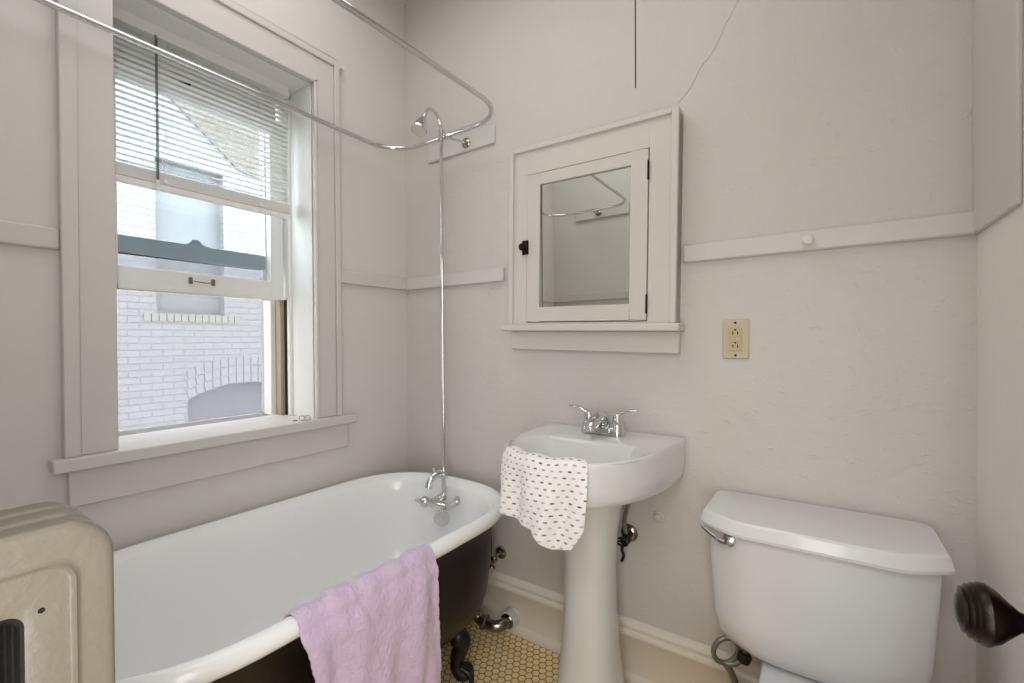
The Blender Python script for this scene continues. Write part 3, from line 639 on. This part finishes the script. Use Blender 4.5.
for s in (-1, 1):
    g = G(); hx = FX+s*.049
    g.lathe([(.023, 0), (.022, .010), (.0175, .024), (.0150, .028), (.0155, .031), (.0145, .045), (.010, .056), (0, .060)], (hx, FY, FZ+.010), (0, 0, 1), 20)
    lv = spline([(hx, FY, FZ+.058), (hx+s*.012, FY-.002, FZ+.070), (hx+s*.035, FY-.004, FZ+.080), (hx+s*.066, FY-.006, FZ+.083)], 6)
    rings2 = []
    for i, p in enumerate(lv):
        t = i/(len(lv)-1); w_ = interp(t, [0, .3, .8, 1], [.010, .008, .0095, .006]); h_ = interp(t, [0, .3, 1], [.009, .006, .003])
        rings2.append([(p.x-s*h_*.3*sin(a), p.y+w_*cos(a), p.z+h_*sin(a)) for a in [2*pi*k/12 for k in range(12)]])
    g.loft(rings2, True, True, True)
    g.build('faucet_lever', 'chrome', ps)
# supply valve under sink
va = thing('sink_supply_valve', 'black and chrome shutoff valve with hose beside the sink pedestal', 'valve', (-.528, YB, .485))
G().lathe([(.028, 0), (.029, .003), (.024, .009), (.010, .013)], (-.528, YB, .485), (0, -1, 0), 26).build('wall_flange', 'old_chrome', va)
vx, vy, vz = -.520, YB-.055, .487
g = G(); g.tube([(vx, YB-.01, vz), (vx, vy, vz)], .009, 12); g.lathe([(.013, 0), (.014, .004), (.014, .024), (.011, .030)], (vx, vy, vz-.012), (0, 0, 1), 6)
g.lathe([(.010, 0), (.010, .014), (.013, .015), (.013, .022), (0, .024)], (vx, vy, vz), (.1, -1, 0), 12); g.build('valve_body', 'iron', va)
g = G(); ring = [(vx-.004+.019*cos(a), vy-.026, vz-.002+.012*sin(a)) for a in [2*pi*k/20 for k in range(20)]]; g.tube(ring, .0035, 8, closed=True); g.tube([ring[0], ring[10]], .003, 6); g.build('valve_handle', 'iron', va)
G().tube(spline([(vx, vy, vz+.015), (vx-.004, vy-.004, vz+.05), (vx+.010, vy-.020, vz+.10), (vx+.026, vy-.035, vz+.15), (vx+.030, vy-.045, vz+.21)], 6), .0065, 10).build('supply_hose', 'steel_hose', va)
G().tube(spline([(vx-.006, vy, vz-.01), (vx-.012, vy-.004, vz-.035), (vx-.006, vy-.004, vz-.055), (vx-.014, vy-.002, vz-.075)], 6), .005, 10).build('lower_hose', 'iron', va)

# hand towel over the sink rim
def rim_pt(s):    # s = arc-length parameter from left-back towards front-right
    pts = [(2*SX-(SX+x), y) for x, y in oh[::-1]]+[(SX+x, y) for x, y in oh[1:]]
    acc = 0
    for i in range(len(pts)-1):
        a, b = Vector(pts[i]), Vector(pts[i+1]); d = (b-a).length
        if acc+d >= s: return a+(b-a)*((s-acc)/d), (b-a).normalized()
        acc += d
    return Vector(pts[-1]), Vector((1, 0))
rows = []; uvs = []; NU = 60; s0, s1 = .446, .718
pathS = [(-.060, -.050), (-.056, -.030), (-.050, -.012), (-.040, .004), (-.028, .010), (-.014, .011), (-.002, .009), (.006, .002), (.009, -.008)]
L0 = 0
hang = [-.008-.0115*i for i in range(1, 19)]
for i, q in enumerate(pathS+[(.010, h) for h in hang]):
    off, dz = q; dn = max(0, -(dz+.008)) if i >= len(pathS) else 0; r = []
    for j in range(NU+1):
        u = j/NU; bot = interp(u, [0, .12, .38, .5, .72, .9, 1], [.120, .155, .165, .17, .212, .20, .15])
        sc = bot/.215
        p, t = rim_pt(s0+(s1-s0)*u); nrm = Vector((t.y, -t.x))
        if nrm.dot(p-Vector((SX, 1.22))) < 0: nrm = -nrm
        dd = dn*sc; k = min(1, dd/.08)
        f = k*(.010*sin(u*13+.5)+.006*sin(u*24+2+dd*20)); slide = -.14*dd*(u-.4)
        o_ = off+f+.006*k; tp = p+nrm*o_+t*slide
        lz = .0025*sin(u*17) if i < len(pathS) else 0
        zz = RZS + (dz if i < len(pathS) else -.008-dd) + (lz if i > 2 else 0)
        if off < -.045: zz += .004*sin(u*9)
        r.append((tp.x, tp.y, zz)); uvs.append(((s1-s0)*u*1.0+.06*dd, -(L0+dd) if i >= len(pathS) else .07-.0085*i))
    rows.append(r)
towel_mesh(rows, 'hand_towel', 'handtowel', .003, 'white hand towel with grey dashes draped over the sink rim', 'towel', (SX, 1.0, .82), uvs)

# ------------------------------------------------------------------ toilet
to = thing('toilet', 'white toilet with chunky tank against the back wall', 'toilet', (-.030, 1.30, 0))
TX = -.022
def tank_ring(hw, yf, yb, z, ch=.055, cr=.03, cd=.048):
    hw *= .98
    # octagonal front: chamfered corners
    hwf = hw-.085
    P = [(-hw, yf+cd+.008), (-hw+.012, yf+cd-.006), (-hwf-.012, yf+.006), (-hwf+.02, yf), (hwf-.02, yf), (hwf+.012, yf+.006), (hw-.012, yf+cd-.006), (hw, yf+cd+.008), (hw, yb-cr), (hw-.008, yb-.008), (hw-cr, yb), (-hw+cr, yb), (-hw+.008, yb-.008), (-hw, yb-cr)]
    return [(TX+x, y, z) for x, y in P]
g = G(); g.loft([tank_ring(.10, 1.275, 1.40, .335), tank_ring(.165, 1.240, 1.415, .338), tank_ring(.195, 1.226, 1.42, .352), tank_ring(.209, 1.220, 1.425, .375), tank_ring(.217, 1.216, 1.428, .42), tank_ring(.226, 1.210, 1.43, .56), tank_ring(.231, 1.207, 1.43, .655)], True, True, True)
g.build('tank', 'toilet', to, bevel=.004, angle=50)
g = G(); g.loft([tank_ring(.238, 1.196, 1.438, .645), tank_ring(.244, 1.188, 1.44, .649), tank_ring(.245, 1.187, 1.44, .656), tank_ring(.2395, 1.194, 1.438, .679), tank_ring(.236, 1.199, 1.436, .6835), tank_ring(.231, 1.205, 1.432, .6845)], True, True, True)
g.build('tank_lid', 'toilet', to, angle=24)
g = G(); lx, lz = TX-.168, .628; ly = 1.217
g.lathe([(.015, -.012), (.016, .004), (.012, .008), (.008, .011), (.008, .018)], (lx, ly+.002, lz), (-.5, -.86, 0), 20)
lv = spline([(lx-.008, ly-.018, lz), (lx-.022, ly-.016, lz+.003), (lx-.045, ly-.004, lz+.010), (lx-.066, ly+.010, lz+.018)], 5)
g.tube(lv, [interp(i/(len(lv)-1), [0, .4, 1], [.008, .006, .0045]) for i in range(len(lv))], 10); g.build('flush_lever', 'chrome', to)
def bow(hw, yb, yf, z, e=2.3, n=40, ym=None):
    ym = ym or (yb+yf)/2; o = []
    for i in range(n):
        a = 2*pi*i/n; c, s_ = cos(a), sin(a); r = (abs(c)**e+abs(s_)**e)**(-1/e); w = hw
        o.append((TX+w*r*c, (yb-ym)*r*s_+ym if s_ > 0 else (ym-yf)*r*s_+ym, z))
    return o
g = G(); g.loft([bow(.10, 1.22, .62, 0), bow(.10, 1.22, .62, .03), bow(.085, 1.19, .66, .10), bow(.095, 1.16, .60, .20), bow(.15, 1.10, .52, .30), bow(.178, 1.06, .47, .36), bow(.182, 1.055, .465, .385), bow(.175, 1.05, .475, .392), bow(.14, 1.0, .52, .39), bow(.12, .95, .55, .34), bow(.07, .88, .62, .24), bow(.04, .84, .68, .20)], True, True, True)
g.build('bowl', 'toilet', to, angle=60)
def deck(hw, y0, y1, z): return [(TX-hw*1.45, y0, z), (TX-hw*1.45, y0+.02, z), (TX-hw, y0+.08, z), (TX-hw, y1-.01, z), (TX-hw+.01, y1, z), (TX+hw-.01, y1, z), (TX+hw, y1-.01, z), (TX+hw, y0+.08, z), (TX+hw*1.45, y0+.02, z), (TX+hw*1.45, y0, z)]
g = G(); g.loft([deck(.085, 1.02, 1.26, .0), deck(.085, 1.0, 1.28, .15), deck(.095, .97, 1.38, .30), deck(.102, .96, 1.40, .325), deck(.100, .965, 1.395, .334)], True, True, True)
g.build('bowl_deck', 'toilet', to, bevel=.004, angle=50)
g = G(); o1 = bow(.186, 1.045, .455, .396, 2.2); o2 = bow(.110, .96, .56, .396, 2.2)
g.loft([o2, o1, [(x, y, .412) for x, y, z in o1], [(x*1+(0), y, .416) for x, y, z in bow(.178, 1.04, .463, 0, 2.2)], [(x, y, .416) for x, y, z in bow(.118, .968, .552, 0, 2.2)], [(x, y, .410) for x, y, z in o2], o2], True)
g.build('toilet_seat', 'toilet', to, angle=60)
g = G(); g.loft([[(x, y, .418) for x, y, z in o1], [(x, y, .428) for x, y, z in o1], [(x, y, .434) for x, y, z in bow(.17, 1.035, .475, 0, 2.2)], [(x, y, .437) for x, y, z in bow(.08, .9, .6, 0, 2.2)]], True, True, True)
g.build('seat_lid', 'toilet', to, angle=60)
# toilet supply hose with coupling
hs = thing('toilet_supply_hose', 'looped grey supply hose with coupling under the toilet tank', 'hose', (-.20, 1.38, .30))
c = Vector((-.218, 1.335, .277)); g = G()
loop = [c+Vector((.028*cos(a)+.006*sin(a), .014*cos(a), .036*sin(a))) for a in [2*pi*k/32 for k in range(32)]]
g.tube(loop, .0068, 12, closed=True); g.build('hose_loop', 'steel_hose', hs)
G().tube(spline([c+Vector((.0, .0, -.036)), c+Vector((.022, .004, -.030)), c+Vector((.040, .010, -.008)), c+Vector((.048, .012, .030)), c+Vector((.050, .012, .062))], 6), .0075, 12).build('hose_bend', 'steel_hose', hs)
g = G(); g.lathe([(.014, 0), (.017, .002), (.017, .020), (.013, .024)], c+Vector((.040, .008, -.018)), (.35, 0, 1), 12); g.build('coupling_nut', 'dark', hs)
G().tube(spline([c+Vector((-.002, .0, -.036)), c+Vector((.012, .006, -.058)), c+Vector((.022, .02, -.10)), c+Vector((.012, .05, -.13)), (-.205, YB-.04, .12), (-.205, YB-.02, .12)], 6), .009, 12).build('hose_tail', 'steel_hose', hs)

# ------------------------------------------------------------------ radiator
ra = thing('radiator', 'cream cast iron radiator end section at the left edge beside the tub', 'radiator', (-.595, .05, 0))
RC, RHW, RT, RB = .0495, .0890, .962, .07
def rr_loop(hw, z0, z1, r, x, n=8):
    pts = []
    for (cy, cz, a0) in ((RC+hw-r, z1-r, 0), (RC-hw+r, z1-r, pi/2), (RC-hw+r, z0+r, pi), (RC+hw-r, z0+r, 1.5*pi)):
        pts += [(x, cy+r*cos(a0+pi/2*i/n), cz+r*sin(a0+pi/2*i/n)) for i in range(n+1)]
    return pts
def section(xf):
    th = .0165; xm = xf-th-.001
    W_ = [(.001, 0), (.0, .5), (.0012, .85), (.004, .98), (.008, 1.0), (.016, .98), (.021, .97), (.0238, .965), (.0246, .97), (.0265, 1.06), (.0280, 1.15), (.0295, 1.06), (.0314, .955), (.0322, .95), (.035, .95), (.044, .95), (.050, .94), (.055, .91), (.0595, .86), (.062, .80)]
    def rings(sgn):
        R = []
        for w, k in W_: R.append(rr_loop(RHW-w, RB+w, RT-w*1.12, max(.036-w*.6, .012), xm+sgn*th*k))
        return R
    g = G(); g.loft(rings(1)[:-1]); g.loft(rings(-1)[:-1]); g.loft(rings(1)[-2:], mi=1); g.loft(rings(-1)[-2:], mi=1)
    L = (rings(1)[-1], rings(-1)[-1]); g.loft([L[0], rr_loop(.0285, RB+.075, RT-.069, .020, xm+th*.6), rr_loop(.0285, RB+.075, RT-.069, .020, xm-th*.6), L[1]], mi=1)
    g.build('radiator_section', ['radiator', 'rad_dark'], ra, angle=60)
for k in range(3): section(-.5480-k*.0360)
for k, (x, yy) in enumerate(((-.566, RC-.055), (-.566, RC+.055), (-.637, RC-.055), (-.637, RC+.055))):
    G().lathe([(.016, 0), (.017, .006), (.012, .015), (.013, .05), (.02, .10)], (x, yy, 0), (0, 0, 1), 14).build('radiator_foot', 'radiator', ra)
for zz in (.125, .90): G().lathe([(.017, 0), (.017, .075)], (-.565, RC+.0, zz), (-1, 0, 0), 14).build('nipple', 'rad_dark', ra)
G().lathe([(.0026, 0), (.002, .0009), (0, .001)], (-.5500, .0890, .893), (1, 0, 0), 6).build('paint_chip', 'rad_dark', ra)

# ------------------------------------------------------------------ open door with knob, just out of frame on the right
door = bpy.data.objects.new('door_1', None); COL.objects.link(door); door.location = (.2, 0, 0); tag(door, 'open panelled door, only its dark knob in view at the right edge', kind='structure')
g = G(); dx0, dx1 = .176, .212; y0, y1 = YF+.03, .690
for (a, b, c_, d) in ((y0, y0+.11, .01, 2.02), (y1-.11, y1, .01, 2.02), (y0+.11, y1-.11, .01, .22), (y0+.11, y1-.11, .80, .98), (y0+.11, y1-.11, 1.88, 2.02)): g.box(dx0, dx1, a, b, c_, d)
g.box(dx0+.010, dx1-.010, y0+.11, y1-.11, .22, .80); g.box(dx0+.010, dx1-.010, y0+.11, y1-.11, .98, 1.88)
g.build('door_leaf', 'trim', door, bevel=.002)
kc = Vector((.123, .545, .897)); kz = .863
g = G(); g.box(dx0-.003, dx0, .565, .625, kz-.09, kz+.08); g.build('knob_plate', 'bronze', door, bevel=.002)
g = G(); g.lathe([(.018, 0), (.016, .006), (.0085, .010), (.0075, .020), (.009, .026), (.0165, .034), (.0235, .041), (.0275, .048), (.0270, .053), (.0255, .055), (.0258, .057), (.0235, .059), (.0237, .061), (.0200, .063), (.0202, .065), (.015, .0665), (.012, .068), (0, .069)], (dx0-.003, .595, kz), (-1, 0, 0), 28)
g.build('door_knob', 'knob_black', door)

# ------------------------------------------------------------------ ceiling light with pull cord
cl_ = thing('ceiling_light', 'ceiling lamp above the room, only its thin dark pull cord in view', 'lamp', (-.365, .78, ZC))
LX, LY = -.365, .78
G().lathe([(.065, 0), (.066, -.012), (.055, -.025), (.045, -.030)], (LX, LY, ZC), (0, 0, 1), 28).build('lamp_base', 'porcelain', cl_)
g = G(); rg = .075; g.lathe([(.042, 0)]+[(rg*sin(a), -.05-rg+rg*cos(a)+.0) for a in [radians(36+i*9) for i in range(17)]], (LX, LY, ZC-.028), (0, 0, 1), 28); g.build('lamp_globe', 'globe', cl_)
G().tube(spline([(LX+.05, LY+.02, ZC-.02), (LX+.095, LY+.0, ZC-.04), (LX+.095, LY+.0, ZC-.07)], 4), .003, 6).build('pull_arm', 'old_chrome', cl_)
G().tube([(LX+.095, LY, ZC-.05), (LX+.095, LY, 2.2), (LX+.095, LY, 1.562)], .0013, 6).build('pull_cord', 'darkcord', cl_)

# ------------------------------------------------------------------ outside: the neighbouring brick building
BXW = -6.2
bd = thing('brick_building', 'white painted brick building seen through the window', 'building', (BXW, 2, -3))
def pr(u, v):   # point of the facade seen at that pixel
    x = u-512; rx, ry, rz = -sin(YAW)*453+cos(YAW)*x, cos(YAW)*453+sin(YAW)*x, 341.5-v; t = BXW/rx; return t*ry, H+t*rz
ya, za0 = pr(157, 250); yb_, _ = pr(225, 250); _, zb = pr(190, 312); zt = zb+1.75
y2, _ = pr(187, 400); y2b = y2+1.25; _, zs = pr(187, 398)
g = G(); x0, x1 = BXW-.25, BXW
ys = [-3, ya, yb_, y2, y2b, 9]
def arch(y): return zs+.16*(1-((y-(y2+y2b)/2)/((y2b-y2)/2))**2)
g.box(x0, x1, -3, ya, -3, 4.7); g.box(x0, x1, ya, yb_, -3, zb) if yb_ <= y2 else None
segs = sorted(set([ya, yb_, y2, y2b]+[y2+(y2b-y2)*i/12 for i in range(13)]))
def holes(y):
    h = []
    if y2 < y < y2b: h.append((zs-1.6, None))
    return h
for a, b in zip(segs[:-1], segs[1:]):
    m_ = (a+b)/2; spans = [(-3.0, -3.0, 4.7, 4.7)]
    if y2 < m_ < y2b: spans = [(-3, -3, zs-1.6, zs-1.6), (arch(a), arch(b), 4.7, 4.7)]
    if ya < m_ < yb_:
        l = spans[-1]; spans = spans[:-1]+[(l[0], l[1], zb, zb), (zt, zt, 4.7, 4.7)]
    if spans[0][2] == -3.0: pass
    for (p0, p1, q0, q1) in spans:
        g.add([(x0, a, p0), (x1, a, p0), (x1, b, p1), (x0, b, p1), (x0, a, q0), (x1, a, q0), (x1, b, q1), (x0, b, q1)], [(0, 3, 2, 1), (4, 5, 6, 7), (0, 1, 5, 4), (2, 3, 7, 6), (1, 2, 6, 5), (3, 0, 4, 7)])
g.box(x0, x1, y2b, 9, -3, 4.7)
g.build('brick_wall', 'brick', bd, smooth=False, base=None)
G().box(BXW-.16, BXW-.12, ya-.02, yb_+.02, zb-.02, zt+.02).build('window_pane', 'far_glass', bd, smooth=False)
G().box(BXW-.16, BXW-.12, y2-.02, y2b+.02, zs-1.65, zs+.2).build('arched_window_screen', 'far_dark', bd, smooth=False)
g = G(); n = 11; 
for k in range(n+3):
    yy = ya-.12+(yb_-ya+.30)*k/(n+3); g.box(BXW, BXW+.02, yy, yy+(yb_-ya+.30)/(n+3)-.012, zb-.095, zb-.01)
g.build('sill_bricks', 'brick_yellow', bd, bevel=.003)
g = G()
for q in range(3):
    for k in range(14):
        t = (k+.5)/14; yy = y2+(y2b-y2)*t; z0 = arch(yy)+q*.112+.01; dyh = (y2b-y2)/14*.42; slope = -(t-.5)*.55
        g.add([(BXW+xx, yy+s*dyh+slope*(zz)*.0+ (t-.5)*.35*zz, z0+zz+slope*s*dyh) for xx in (0, .012) for s, zz in ((-1, 0), (1, 0), (1, .10), (-1, .10))], [(0, 3, 2, 1), (4, 5, 6, 7), (0, 1, 5, 4), (1, 2, 6, 5), (2, 3, 7, 6), (3, 0, 4, 7)])
g.build('arch_bricks', 'brick_plain', bd)
# thin tan brick sheet on the painted wall: its diagonal shading put into colour
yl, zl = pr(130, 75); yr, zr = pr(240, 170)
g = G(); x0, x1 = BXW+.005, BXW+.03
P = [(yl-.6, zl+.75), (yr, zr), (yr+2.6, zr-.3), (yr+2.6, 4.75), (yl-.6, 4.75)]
g.prism(P, lambda a, b, h: (h, a, b), x0, x1); g.build('facade_shade_panel', 'brick_shade', bd, smooth=False)
gr = G().box(-12, -2.2, -6, 12, -3.1, -3.0); tag(gr.build('alley_ground', 'ground', smooth=False), 'concrete ground of the alley', kind='structure')
